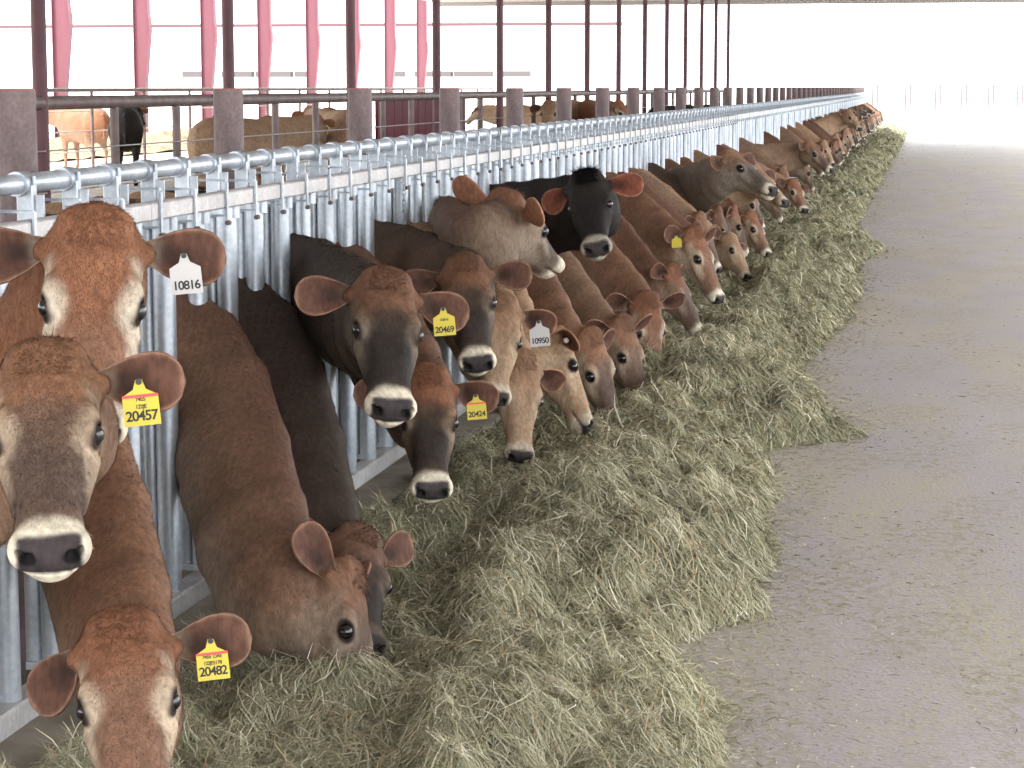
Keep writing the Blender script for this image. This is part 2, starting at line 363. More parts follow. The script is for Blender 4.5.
#@@HAY
# ------------------------------------------------------------------ hay
_ep = [(700, 790), (702, 768), (693, 731), (722, 716), (690, 690), (652, 648), (690, 632), (750, 618), (742, 592), (768, 563), (756, 515), (768, 498), (760, 450), (822, 443), (858, 438), (842, 428), (815, 400), (796, 372), (812, 352), (848, 318), (856, 290), (858, 262), (886, 250), (848, 240), (862, 212), (880, 182), (892, 160), (904, 140)]
_pts = [at_z(a, b_, 0.0) for a, b_ in _ep]; _ey = np.array([p.y for p in _pts]); _ex = np.array([p.x for p in _pts])
_o = np.argsort(_ey); _ey = _ey[_o]; _ex = _ex[_o]
def hay_h(X, Y):
    edge = np.interp(Y, _ey, _ex)+.07*vnoise(Y*3.1, Y*0+7.5, 13)+.04*vnoise(Y*7, Y*0+2.5, 19)
    t = np.clip((edge-X)/.60, 0, 1); rise = t**.60; back = np.clip((X+2.13)/.45, 0, 1)
    back = np.clip((X+2.1)/.95, 0, 1)**1.6
    prof = rise*(.40+.60*back)*.27*np.clip(1-.16*(7.5-Y), .62, 1)
    prof *= 1+.22*vnoise(Y*.9+.3*X, X*1.6, 14)
    det = .060*vnoise(X*2.1, Y*1.6, 18)+.065*vnoise(X*4.6, Y*3.2, 15)+.042*vnoise(X*9.5, Y*7.0, 16)+.018*vnoise(X*22, Y*18, 17)
    near = np.clip((Y-3.2)/1.2, 0, 1)
    return prof+det*np.clip(rise*2.5, 0, 1)*1.15-.012*(t <= 0)
def grid_mesh(name, xs, ys, fn, m):
    XX, YY = np.meshgrid(xs, ys, indexing='ij'); V = np.stack([XX, YY, fn(XX, YY)], -1).reshape(-1, 3)
    I = np.arange(len(xs)*len(ys)).reshape(len(xs), len(ys)); Q = np.stack([I[:-1, :-1], I[1:, :-1], I[1:, 1:], I[:-1, 1:]], -1).reshape(-1, 4)
    return V, Q
ysn = np.concatenate([np.arange(2.2, 16, .025), np.arange(16, 40, .06), np.arange(40, 90, .15)])
xsn = np.linspace(-2.12, -.25, 80)
V, Q = grid_mesh('hay', xsn, ysn, hay_h, None)
N1 = 520000
def strands(N, ysamp, xs, lmin, lmax, wmul, seed, lift=.03, flat=False):
    r = np.random.default_rng(seed)
    Y = ysamp(r, N); X = xs(r, N); Z = hay_h(X, Y) if not flat else np.full(N, .003)
    e = .01; gx = (hay_h(X+e, Y)-hay_h(X-e, Y))/(2*e); gy = (hay_h(X, Y+e)-hay_h(X, Y-e))/(2*e)
    if flat: gx = gx*0; gy = gy*0
    th = 5.5*vnoise(X*2.1, Y*1.7, 31)+2.2*vnoise(X*7, Y*6, 32)+r.normal(0, .95, N)+PI*.1
    th = np.where(r.random(N) < .45, r.uniform(0, 2*PI, N), th)
    L = r.uniform(lmin, lmax, N)*(.5+r.random(N)); Wd = r.uniform(.0009, .0024, N)*wmul*np.clip(Y/7, .75, 9)
    dx, dy = np.cos(th), np.sin(th); tilt = r.normal(.04, .22, N) if not flat else np.zeros(N)
    dz = np.clip(dx*gx+dy*gy, -.9, .9)+tilt
    bend = r.normal(0, .70, N); arch = r.uniform(.0, .16, N)*L*(0 if flat else 1)
    up = r.random(N)**2*lift
    P = []; col = []
    for s in (-.5, -.17, .17, .5):
        bx_ = dx*s*L-dy*bend*L*(s*s*4-.5)*.35; by_ = dy*s*L+dx*bend*L*(s*s*4-.5)*.35
        z = Z+up+dz*s*L+arch*(1-4*s*s)-.004
        cx, cy = X+bx_, Y+by_; ww = Wd*(1.0 if abs(s) < .4 else .45)
        ox, oy = -dy*ww, dx*ww; oz = r.uniform(-.5, .5, N)*ww
        P.append(np.stack([cx-ox, cy-oy, z-oz], -1)); P.append(np.stack([cx+ox, cy+oy, z+oz], -1))
    V = np.stack(P, 1).reshape(-1, 3); base = np.arange(N)[:, None]*8
    Q = np.concatenate([base+np.array([[2*k, 2*k+1, 2*k+3, 2*k+2]]) for k in range(3)], 1).reshape(-1, 4)
    pal = np.array([(.30, .285, .18), (.37, .35, .24), (.46, .43, .31), (.22, .215, .13), (.55, .51, .39), (.40, .31, .19), (.66, .62, .50), (.16, .15, .09)])
    pr = np.array([.22, .23, .18, .14, .08, .06, .03, .06]); c = pal[r.choice(8, N, p=pr)]*r.uniform(.8, 1.15, (N, 1))
    c = c*(1.20+.20*vnoise(X*1.5, Y*1.2, 41)+.10*vnoise(X*5, Y*4, 42))[:, None]
    return V, Q, np.repeat(c, 8, axis=0)
yn_ = lambda r, N: 1/(1/2.6-r.random(N)*(1/2.6-1/88.0))

_Y = {}
def yn(r, N): _Y['y'] = yn_(r, N); return _Y['y']
def edge_x(r, N): return -2.1+(r.random(N)**.88)*(2.1+.05+np.interp(_Y['y'], _ey, _ex))
parts = [strands(N1, yn, edge_x, .04, .125, 1.0, 5)]
parts.append(strands(60000, yn, lambda r, N: np.interp(_Y['y'], _ey, _ex)-.06+np.abs(r.normal(0, .13, N)), .02, .09, .8, 6, .012))
hm = mat('dry_hay', (1, 1, 1), .8, 0, attr='coat', spec=.15)
ht = bpy.data.materials['dry_hay']
cV = np.array([.27, .27, .165])*(1+.3*vnoise(V[:, 0]*12, V[:, 1]*9, 55))[:, None]
off = 0; VV = [V]; QQ = [Q]; CC = [cV]; off = len(V)
for v, q, c in parts: VV.append(v); QQ.append(q+off); CC.append(c); off += len(v)
hay = link('hay', np_mesh('hay', np.concatenate(VV), np.concatenate(QQ), hm, False, np.concatenate(CC)))
tag(hay, 'long windrow of loose green hay on the alley floor below the heads', 'hay', kind='stuff')
# loose straw bits scattered over the alley
def alley_x(r, N): return -.6+2.6*np.abs(r.normal(0, .45, N))
def straw_x(r, N):
    X = -.66+r.random(N)**1.9*4.2; Y = _Y['y']; k = vnoise(X*1.7, Y*.8, 61)+.5*vnoise(X*4, Y*2, 62)+r.normal(0, .25, N)
    return np.where(k > .12, X, np.interp(Y, _ey, _ex)-.05+np.abs(r.normal(0, .22, N)))
v, q, c = strands(46000, yn, straw_x, .010, .042, 1.05, 8, .003, True)
tag(link('loose_straw', np_mesh('loose_straw', v, q, hm, False, c*1.05)), 'scattered straw bits on the concrete alley', 'straw', kind='stuff')
#@@COWS
# ------------------------------------------------------------------ cattle: signed distance bodies turned into one continuous mesh each
def smin(a, b, k): h = np.clip(.5+.5*(b-a)/k, 0, 1); return b*(1-h)+a*h-k*h*(1-h)
def smax(a, b, k): return -smin(-a, -b, k)
def ell(p, c, r):
    q = (p-np.array(c))/np.array(r); k = np.linalg.norm(q, axis=1); k2 = np.linalg.norm(q/np.array(r), axis=1)+1e-9; return k*(k-1)/k2
def cap(p, a, b, ra, rb):
    a = np.array(a, float); b = np.array(b, float); d = b-a; h = np.clip((p-a)@d/(d@d), 0, 1); return np.linalg.norm(p-a-h[:, None]*d, axis=1)-(ra+(rb-ra)*h)
_u = np.linspace(-.06, .47, 240)
def table(us, vs):
    t = np.interp(_u, us, vs); k = np.hanning(23); k /= k.sum(); tp = np.pad(t, 11, mode='edge'); return np.convolve(tp, k, 'valid')
HU = [-.05, -.02, .03, .09, .145, .195, .245, .29, .335, .37, .41, .44, .46]
TA = table(HU, [.042, .078, .090, .090, .087, .080, .071, .061, .056, .058, .063, .060, .040])
TT = table(HU, [.020, .046, .062, .064, .060, .055, .050, .046, .042, .038, .033, .024, .004])
TB = table(HU, [-.03, -.07, -.10, -.122, -.130, -.128, -.106, -.080, -.066, -.060, -.058, -.052, -.030])
def head_sdf(p):
    u, x, v = p[:, 0], p[:, 1], p[:, 2]; ax = np.abs(x); pa = np.stack([u, ax, v], 1)
    a = np.interp(u, _u, TA); t = np.interp(u, _u, TT); b = np.interp(u, _u, TB); c = (t+b)/2; h = (t-b)/2
    vn = (v-c)/h; aa = a*(1+.10*np.clip(vn, -1, 1)-.16*np.clip(-vn-.1, 0, 1))
    n = 2.35; r = (np.abs(ax/aa)**n+np.abs(vn)**n+1e-9)**(1/n); d = (r-1)*np.minimum(aa, h)*.92
    d = smax(d, u-.452, .022); d = smax(d, -.045-u, .03)
    d = smin(d, ell(pa, (-.006, 0, .044), (.040, .066, .028)), .03)                 # poll
    d = smin(d, ell(pa, (.150, .070, .028), (.036, .022, .022)), .022)             # brow
    d = smin(d, ell(pa, (.10, .050, -.075), (.075, .033, .060)), .03)             # jaw muscle
    d = smin(d, cap(pa, (.21, .072, -.014), (.31, .049, -.020), .016, .010), .022) # cheek ridge
    d = smin(d, cap(pa, (.03, .060, .0), (.034, .096, .0), .026, .016), .03)     # ear root
    d = smin(d, ell(pa, (.418, .040, .004), (.030, .028, .026)), .016)             # nostril wing
    d = smin(d, ell(pa, (.400, 0, -.048), (.045, .040, .022)), .018)               # chin
    # dish between the eyes
    d = smax(d, -ell(pa, (.215, 0, .115), (.11, .05, .062)), .03)
    # eye: lids and socket
    d = smin(d, ell(pa, (.178, .0765, .024), (.031, .019, .026)), .012)
    d = smax(d, -(np.linalg.norm((pa-EYE)*np.array((.86, 1, 1.12)), axis=1)-.0185), .005)
    # nostrils, mouth
    d = smax(d, -ell(pa, (.446, .036, .006), (.022, .0115, .0145)), .006)
    d = smax(d, -ell(pa, (.434, .050, .014), (.016, .008, .008)), .005)
    m = np.maximum(np.abs(v+.034-.010*np.clip((u-.40)/.05, -1, 1))-.003, np.maximum(.35-u, -(d+.008)))
    return smax(d, -m, .004)
def bez(P, n):      # Catmull-Rom through P
    P = [P[0]*2-P[1]]+list(P)+[P[-1]*2-P[-2]]; out = []
    for i in range(1, len(P)-2):
        for k in range(n):
            t = k/n; a, b, c, d = P[i-1], P[i], P[i+1], P[i+2]
            out.append(.5*((2*b)+(-a+c)*t+(2*a-5*b+4*c-d)*t*t+(-a+3*b-3*c+d)*t**3))
    out.append(P[-2]); return out
def surface_nets(D, xs, ys, zs):
    nx, ny, nz = D.shape; s = D < 0
    cells = np.zeros((nx-1, ny-1, nz-1), np.int8)
    for i in (0, 1):
        for j in (0, 1):
            for k in (0, 1): cells += s[i:nx-1+i, j:ny-1+j, k:nz-1+k]
    act = (cells > 0) & (cells < 8); idx = -np.ones(act.shape, np.int64); ci, cj, ck = np.nonzero(act); idx[ci, cj, ck] = np.arange(len(ci))
    acc = np.zeros((len(ci), 3)); cnt = np.zeros(len(ci)); G = (xs, ys, zs)
    for ax in range(3):
        o1, o2 = [a for a in range(3) if a != ax]
        for p in (0, 1):
            for q in (0, 1):
                o = [0, 0, 0]; o[o1] = p; o[o2] = q; A = [ci+o[0], cj+o[1], ck+o[2]]; B = [a.copy() for a in A]; B[ax] = B[ax]+1
                da = D[tuple(A)]; db = D[tuple(B)]; m = (da < 0) != (db < 0); t = np.where(m, da/(da-db+1e-12), 0)
                for c in range(3):
                    g = G[c]; acc[:, c] += np.where(m, g[A[c]]*(1-t)+g[B[c]]*t, 0)
                cnt += m
    V = acc/np.maximum(cnt, 1)[:, None]; Q = []
    for ax in range(3):
        a1, a2 = (ax+1) % 3, (ax+2) % 3
        sl0 = [slice(None)]*3; sl1 = [slice(None)]*3; sl0[ax] = slice(0, -1); sl1[ax] = slice(1, None)
        for a in (a1, a2): sl0[a] = slice(1, -1); sl1[a] = slice(1, -1)
        e0 = s[tuple(sl0)]; e1 = s[tuple(sl1)]; I = np.array(np.nonzero(e0 != e1)); flip = e0[tuple(I)]
        I[a1] += 1; I[a2] += 1
        def cell(d1, d2):
            J = I.copy(); J[a1] -= d1; J[a2] -= d2; return idx[tuple(J)]
        q = np.stack([cell(1, 1), cell(0, 1), cell(0, 0), cell(1, 0)], 1); q[~flip] = q[~flip][:, ::-1]; Q.append(q)
    return V, np.concatenate(Q)
def axis(lo, hi, f0, f1, fine, coarse):
    f0 = max(f0, lo+coarse); f1 = min(f1, hi-coarse)
    n1 = max(1, int(round((f0-lo)/coarse))); n2 = max(1, int(round((f1-f0)/fine))); n3 = max(1, int(round((hi-f1)/coarse)))
    return np.concatenate([np.linspace(lo, f0, n1, endpoint=False), np.linspace(f0, f1, n2, endpoint=False), np.linspace(f1, hi, n3+1)])
def sstep(a, b, x): t = np.clip((x-a)/(b-a), 0, 1); return t*t*(3-2*t)
def srgb(*c): return np.array([((k/255+.055)/1.055)**2.4 if k > 10 else k/255/12.92 for k in c])
def n3(p, s, seed): return (vnoise(p[:, 0]*s+5, p[:, 1]*s+p[:, 2]*s*.7, seed)+vnoise(p[:, 2]*s+9, p[:, 0]*s*.6-p[:, 1]*s, seed+1))*.5
# coats (real colour of the hair): body, forehead, dark face mask, cheek/eye ring light, neck crest, muzzle band
def prm(coat, fore, mask, light, crest=None, band=(205, 195, 185), mk=.8, lt=.6, ear=(120, 84, 66), earin=(92, 60, 50), low=.25):
    S_ = srgb
    def srgb_(*k): q = S_(*k); return (q*.88+q.mean()*.12)*np.array((1.12, 1.11, .98))
    return dict(coat=srgb_(*coat), fore=srgb_(*fore), mask=srgb_(*mask), light=srgb_(*light), crest=srgb_(*(crest or coat)), band=srgb_(*band), mk=mk, lt=lt, ear=srgb_(*ear), earin=srgb_(*earin), low=low)
K = dict(
    red=prm((124, 88, 70), (130, 84, 62), (112, 70, 54), (196, 176, 160), mk=.4, lt=.8),
    red2=prm((146, 98, 74), (142, 94, 70), (132, 84, 62), (206, 192, 182), mk=.35, lt=1.0),
    smoky=prm((126, 92, 74), (130, 90, 68), (88, 70, 64), (180, 160, 144), mk=.9, lt=.7),
    brown=prm((112, 80, 64), (128, 82, 60), (76, 58, 52), (150, 132, 120), (98, 64, 52), mk=.7, lt=.55, low=.6),
    brownd=prm((118, 88, 72), (116, 80, 62), (74, 58, 52), (134, 120, 110), (90, 62, 52), mk=.7, lt=.55, low=.7, band=(70, 58, 54)),
    darkbody=prm((70, 56, 52), (100, 70, 56), (48, 40, 38), (124, 108, 98), (54, 44, 40), mk=.9, lt=.3, band=(92, 78, 70)),
    darkface=prm((76, 62, 56), (112, 76, 58), (46, 39, 38), (134, 120, 108), (58, 48, 44), mk=.98, lt=.35),
    darkface2=prm((98, 74, 62), (112, 76, 58), (56, 47, 45), (140, 124, 112), (70, 56, 50), mk=.95, lt=.35),
    redtop=prm((112, 78, 62), (126, 80, 58), (50, 42, 40), (142, 122, 106), (96, 68, 56), mk=1.0, lt=.45),
    tan=prm((156, 124, 102), (142, 108, 86), (148, 118, 96), (182, 160, 140), mk=.3, lt=.6, ear=(150, 104, 78), band=(184, 168, 156), low=.5),
    mid=prm((122, 94, 78), (128, 88, 68), (88, 66, 58), (170, 150, 134), mk=.7, lt=.55, low=.4),
    grey=prm((118, 102, 94), (132, 96, 74), (84, 74, 72), (156, 146, 138), mk=.8, lt=.5, low=.5),
    black=prm((36, 31, 31), (40, 35, 35), (33, 29, 30), (44, 39, 39), band=(160, 152, 144), mk=.9, lt=.2, ear=(136, 88, 66), earin=(122, 66, 50)),
    awayb=prm((112, 92, 80), (120, 80, 62), (70, 58, 54), (146, 132, 122), (82, 58, 48), mk=.8, lt=.6, low=.5, ear=(140, 92, 70)),
)
EYE = np.array((.180, .0845, .025))
def coat_color(q, hw, pos, P, topw):
    u, x, v = q[:, 0], np.abs(q[:, 1]), q[:, 2]; c = np.repeat(P['coat'][None], len(q), 0)
    def mixc(c, col, w): w = np.clip(w, 0, 1)[:, None]; return c*(1-w)+col*w
    c = mixc(c, P['crest'], topw)
    c = mixc(c, P['light']*.85, P['low']*sstep(.15, -.9, topw*0+pos)*.8)
    nz = n3(q, 14, 71)*.06
    f = c.copy()
    f = mixc(f, P['fore'], sstep(.25, .10, u+nz)*sstep(-.03, .02, v)*.9)
    f = mixc(f, P['light'], P['lt']*sstep(.0, -.06, v+nz)*sstep(.36, .30, u)*sstep(.02, .06, u)*.75)
    f = mixc(f, P['mask'], P['mk']*sstep(.07, .23, u+nz*1.2+.25*(x-.03))*sstep(.43, .33, u)*sstep(-.035, .015, v+nz*.5)*sstep(.085, .055, x+nz*.3))
    f = mixc(f, P['mask'], P['mk']*.55*sstep(.16, .24, u+nz)*sstep(.42, .34, u)*sstep(-.09, -.0, v))
    pe = np.stack([q[:, 0], np.abs(q[:, 1]), q[:, 2]], 1); de = np.linalg.norm((pe-EYE)*np.array((.75, 1, 1.1)), axis=1)
    f = mixc(f, P['light'], P['lt']*sstep(.062, .030, de+nz*.2))
    f = mixc(f, P['light'], P['lt']*.8*sstep(.036, .016, np.abs(v+.0+(u-.2)*.10)+nz*.2)*sstep(.05, .09, u)*sstep(.33, .24, u)*sstep(.045, .065, x))
    f = mixc(f, srgb(45, 34, 32), sstep(.0300, .0225, np.linalg.norm((pe-EYE)*np.array((.8, 1, 1.1)), axis=1)))
    f = mixc(f, P['band'], sstep(.368, .392, u+nz*.45+.12*(np.abs(x)-.03)*(v > -.02))*(1-.35*sstep(.40, .36, u)*sstep(-.02, -.05, v)))
    pad = sstep(.404, .418, u+.18*np.clip(-v-.012, 0, 1)*0+nz*.1)*sstep(-.030, -.024, v)*sstep(.060, .050, x)
    f = mixc(f, srgb(62, 55, 56), pad); f = mixc(f, srgb(12, 9, 9), sstep(.020, .010, np.linalg.norm((pe-np.array((.444, .037, .007)))*np.array((.6, 1.05, .95)), axis=1)))
    f = mixc(f, srgb(70, 58, 56), sstep(.006, .002, np.abs(v+.034-.010*np.clip((u-.40)/.05, -1, 1)))*sstep(.34, .37, u)*.8)
    return c*(1-hw[:, None])+f*hw[:, None]
def ear_geo(sd, droop, fwd, P, L=.160, W=.054, twist=0.0):
    """leaf shaped cupped ear in head space; sd = +1 cow's left"""
    base = np.array((.030, sd*.088, .004)); d = np.array((.10+fwd, sd*1.0, -droop)); d /= np.linalg.norm(d)
    nrm = np.array((.45, 0.0, .9)); nrm -= d*(nrm@d); nrm /= np.linalg.norm(nrm)
    sdv = np.cross(d, nrm); ca, sa = math.cos(twist), math.sin(twist); nrm, sdv = nrm*ca+sdv*sa*sd, sdv*ca-nrm*sa*sd
    ns, nt = 27, 17; s = np.linspace(0, 1, ns)[:, None]; t = np.linspace(-1, 1, nt)[None]
    w = np.interp(s, [0, .12, .3, .5, .66, .80, .90, .96, 1], [.34, .46, .74, .95, 1.0, .92, .72, .48, .06])*W
    cup = np.interp(s, [0, .2, .5, .8, 1], [.034, .034, .022, .012, .004]); ang = t*np.interp(s, [0, .3, 1], [1.5, 1.1, .9])
    yy = w*np.sin(ang)/np.sin(np.abs(np.interp(s, [0, .3, 1], [1.5, 1.1, .9]))); zz = -cup*np.cos(ang)+cup*.5-.010*s**2
    back = lambda off: base+d*(s*L)[..., None]*1.0+sdv*(yy)[..., None]+nrm*(zz+off)[..., None]
    F_ = back(0.0).reshape(-1, 3); B_ = (back(-.007)+(sdv*(yy*.05)[..., None])).reshape(-1, 3); V = np.concatenate([F_, B_]); n = ns*nt; I = np.arange(n).reshape(ns, nt); Q = []
    a, b, c, e = I[:-1, :-1], I[1:, :-1], I[1:, 1:], I[:-1, 1:]
    q1 = np.stack([a, b, c, e], -1).reshape(-1, 4); q2 = q1[:, ::-1]+n
    ed = list(I[:, 0])+list(I[-1, 1:])+list(I[::-1, -1][1:])
    q3 = np.array([(ed[i+1], ed[i], ed[i]+n, ed[i+1]+n) for i in range(len(ed)-1)])
    if sd > 0: pass
    S_ = np.repeat(s, nt, 1).ravel(); T_ = np.repeat(np.abs(t), ns, 0).ravel()
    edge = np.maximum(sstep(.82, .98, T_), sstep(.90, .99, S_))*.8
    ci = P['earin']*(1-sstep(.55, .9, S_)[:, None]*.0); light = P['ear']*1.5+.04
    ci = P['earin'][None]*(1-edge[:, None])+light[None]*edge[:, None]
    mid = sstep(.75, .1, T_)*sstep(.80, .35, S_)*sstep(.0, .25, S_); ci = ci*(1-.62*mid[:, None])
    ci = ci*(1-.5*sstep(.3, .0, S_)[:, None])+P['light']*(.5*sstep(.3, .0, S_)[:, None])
    co = np.repeat(P['ear'][None], n, 0); co = co*(1-.5*edge[:, None])+light*.5*edge[:, None]
    anchor = base+d*L*.52; return V, np.concatenate([q1, q2, q3]), np.concatenate([ci, co]), (anchor, d, nrm, sdv, base, L, W)
def solve_pose(c):
    """poll and muzzle points in the world from the two pixels, the poll's distance from the fence and the head length"""
    P = at_x(c['p'][0], c['p'][1], c['X']); s = c.get('s', 1.0); L = .445*s; cp_ = Vector((0, 0, HC)); d = ray(*c['m']); o = cp_-P
    b = d.dot(o); disc = b*b-(o.dot(o)-L*L); 
    t = -b if disc < 0 else (-b-math.sqrt(disc) if c.get('to', 1) > 0 else -b+math.sqrt(disc))
    M = cp_+d*t; u = (M-P).normalized(); v = (cp_-P); v = (v-u*v.dot(u)).normalized(); x = v.cross(u)
    a = math.radians(c.get('tw', 0)); v2 = v*math.cos(a)+x*math.sin(a); x2 = v2.cross(u)
    return P, u, v2, x2, s, disc
def cow_mesh(P, u, v, x, s, slot, pal, fine=.006, coarse=.028, body=True, ears=((.15, 0, 0), (.15, 0, 0)), hz=None, thick=1.0, nb=None):
    """all in world axes with the stall mouth at (0,0,0) on the floor; head pose P,u,v,x; returns V,Q,col, ears"""
    R = np.array([list(u), list(x), list(v)]); P0 = np.array(P)
    tocan = lambda p: ((p-P0)@R.T)/s
    J = P0+s*(R[0]*.055-R[2]*.055); back = -R[2]*.75-R[0]*.55; back /= np.linalg.norm(back)
    hz = hz if hz is not None else float(np.clip(.17*P0[2]+.83, .86, 1.06))
    Sh = np.array((-.48, 0, .98)); Sl = np.array((-.02, 0, hz)); reach = np.linalg.norm(J-Sl)
    B1 = J+back*min(.16, reach*.33)*s
    if nb is not None: B1 = B1+np.array(nb)
    path = bez([np.array(Sh), Sl, B1, J], 4); n = len(path); T = np.linspace(0, 1, n)
    rl = np.interp(T, [0, .2, .34, .6, .85, 1], [.20, .14, .110, .105, .092, .080])*thick; rv = np.interp(T, [0, .2, .34, .6, .85, 1], [.27, .235, .205, .175, .135, .100])*thick
    rl = rl*(.5+.5*s); rv = rv*(.5+.5*s)
    hc = P0+s*R[0]*.2
    cor = np.array([P0+s*(R[0]*a+R[1]*b+R[2]*c_) for a in (-.06, .47) for b in (-.13, .13) for c_ in (-.15, .09)])
    lo, hi = cor.min(0)-.01, cor.max(0)+.01
    X0, X1 = (-2.05, max(hi[0], .12)+.10) if body else (-.9, max(hi[0], .1)+.1)
    pts = np.array(path); ylo = min(lo[1], pts[:, 1].min()-.24, -.33); yhi = max(hi[1], pts[:, 1].max()+.24, .33); zlo = min(0.0 if body else .5, lo[2], pts[:, 2].min()-.25); zhi = max(hi[2], 1.30, pts[:, 2].max()+.25)
    xs = axis(X0-.03, X1, lo[0], hi[0], fine, coarse); ys = axis(ylo-.05, yhi+.05, lo[1], hi[1], fine, coarse); zs = axis(zlo-.04, zhi+.05, lo[2], hi[2], fine, coarse)
    gx, gy, gz = np.meshgrid(xs, ys, zs, indexing='ij'); p = np.stack([gx, gy, gz], -1).reshape(-1, 3)
    d = np.full(len(p), 9.0); neck = np.full(len(p), 9.0)
    up = np.array((0, 0, 1.0)); Y = np.array((0, 1.0, 0)); R1 = R[1] if R[1][1] > -.3 else R[1]
    for i in range(n-1):
        a, b = path[i], path[i+1]; tt = b-a; L = np.linalg.norm(tt); 
        if L < 1e-5: continue
        tn = tt/L; k = sstep(.45, 1.0, np.array((i+.5)/n)); lat = Y*(1-k)+R1*k; lat = lat-tn*(lat@tn); lat /= np.linalg.norm(lat); dv = np.cross(tn, lat)
        r_ = p-a; h = np.clip(r_@tn/L, 0, 1); r_ = r_-(h*L)[:, None]*tn; A = rl[i]+(rl[i+1]-rl[i])*h; Bv = rv[i]+(rv[i+1]-rv[i])*h
        ax_ = (r_@tn)/A; qq = np.sqrt(((r_@lat)/A)**2+((r_@dv)/Bv)**2+ax_**2); neck = smin(neck, (qq-1)*np.minimum(A, Bv), .02)
    d = neck
    if body:
        m = p[:, 0] < -.12; pb = p[m]; bb = ell(pb, (-1.15, 0, .90), (.82, .27, .33)); bb = smin(bb, ell(pb, (-.55, 0, .88), (.34, .22, .33)), .1)
        bb = smin(bb, ell(pb, (-1.72, 0, .98), (.28, .235, .26)), .1); bb = smin(bb, cap(pb, (-.4, 0, 1.13), (-1.7, 0, 1.16), .07, .06), .1)
        bb = smin(bb, ell(pb, (-1.3, 0, .70), (.45, .20, .18)), .08)
        for sy in (-1, 1):
            ya = sy*.13
            bb = smin(bb, cap(pb, (-.52, ya, .72), (-.55, ya, .40), .085, .052), .05); bb = smin(bb, cap(pb, (-.55, ya, .40), (-.55, ya, .10), .045, .032), .02)
            bb = smin(bb, cap(pb, (-.55, ya, .10), (-.52, ya, .035), .038, .045), .015)
            bb = smin(bb, cap(pb, (-1.70, sy*.15, .85), (-1.62, sy*.15, .56), .13, .075), .06); bb = smin(bb, cap(pb, (-1.62, sy*.15, .56), (-1.80, sy*.14, .40), .068, .042), .03)
            bb = smin(bb, cap(pb, (-1.80, sy*.14, .40), (-1.76, sy*.14, .10), .042, .033), .02); bb = smin(bb, cap(pb, (-1.76, sy*.14, .10), (-1.73, sy*.14, .035), .038, .046), .015)
        bb = smin(bb, cap(pb, (-1.97, 0, 1.12), (-2.0, 0, .62), .03, .018), .03)
        d = d.copy(); d[m] = smin(d[m], bb, .10)
    hb = np.all((p > lo-.04) & (p < hi+.04), axis=1); q = tocan(p[hb]); hd = head_sdf(q)*s; d[hb] = smin(d[hb], hd, .030*s)
    D = d.reshape(gx.shape); D[:, :, -1] = np.maximum(D[:, :, -1], .01)
    V, Q = surface_nets(D, xs, ys, zs)
    qv = tocan(V); hd = head_sdf(qv)*s; hw = sstep(.03, .004, hd)*sstep(-.10, -.02, qv[:, 0]+.0)*1.0
    # where along the neck and how high on it
    pa = np.array(path); dist = np.linalg.norm(V[:, None, :]-pa[None], axis=2); j = dist.argmin(1); rel = (V-pa[j])
    k = sstep(.45, 1.0, j/n)[:, None]; tn = np.gradient(pa, axis=0); tn /= np.linalg.norm(tn, axis=1)[:, None]; lat = Y*(1-k)+R1*k; dv = np.cross(tn[j], lat); dv /= np.linalg.norm(dv, axis=1)[:, None]+1e-9
    hgt = (rel*dv).sum(1)/rv[j]; crest = sstep(.35, 1.0, hgt+n3(V, 6, 91)*.2)*.9
    col = coat_color(qv, hw, np.clip(hgt, -1, 1), pal, crest)
    col *= (1+.07*n3(V, 9, 95))[:, None]
    ear_info = []
    Vs, Qs, Cs = [V], [Q], [col]; off = len(V)
    for sd, e in zip((1, -1), ears):
        if e is None: ear_info.append(None); continue
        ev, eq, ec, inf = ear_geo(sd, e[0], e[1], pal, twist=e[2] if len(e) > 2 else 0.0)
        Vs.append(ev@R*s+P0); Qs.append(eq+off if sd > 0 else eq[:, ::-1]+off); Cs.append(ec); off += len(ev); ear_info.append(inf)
    return np.concatenate(Vs), np.concatenate(Qs), np.concatenate(Cs), ear_info, (R, P0, s), len(V)
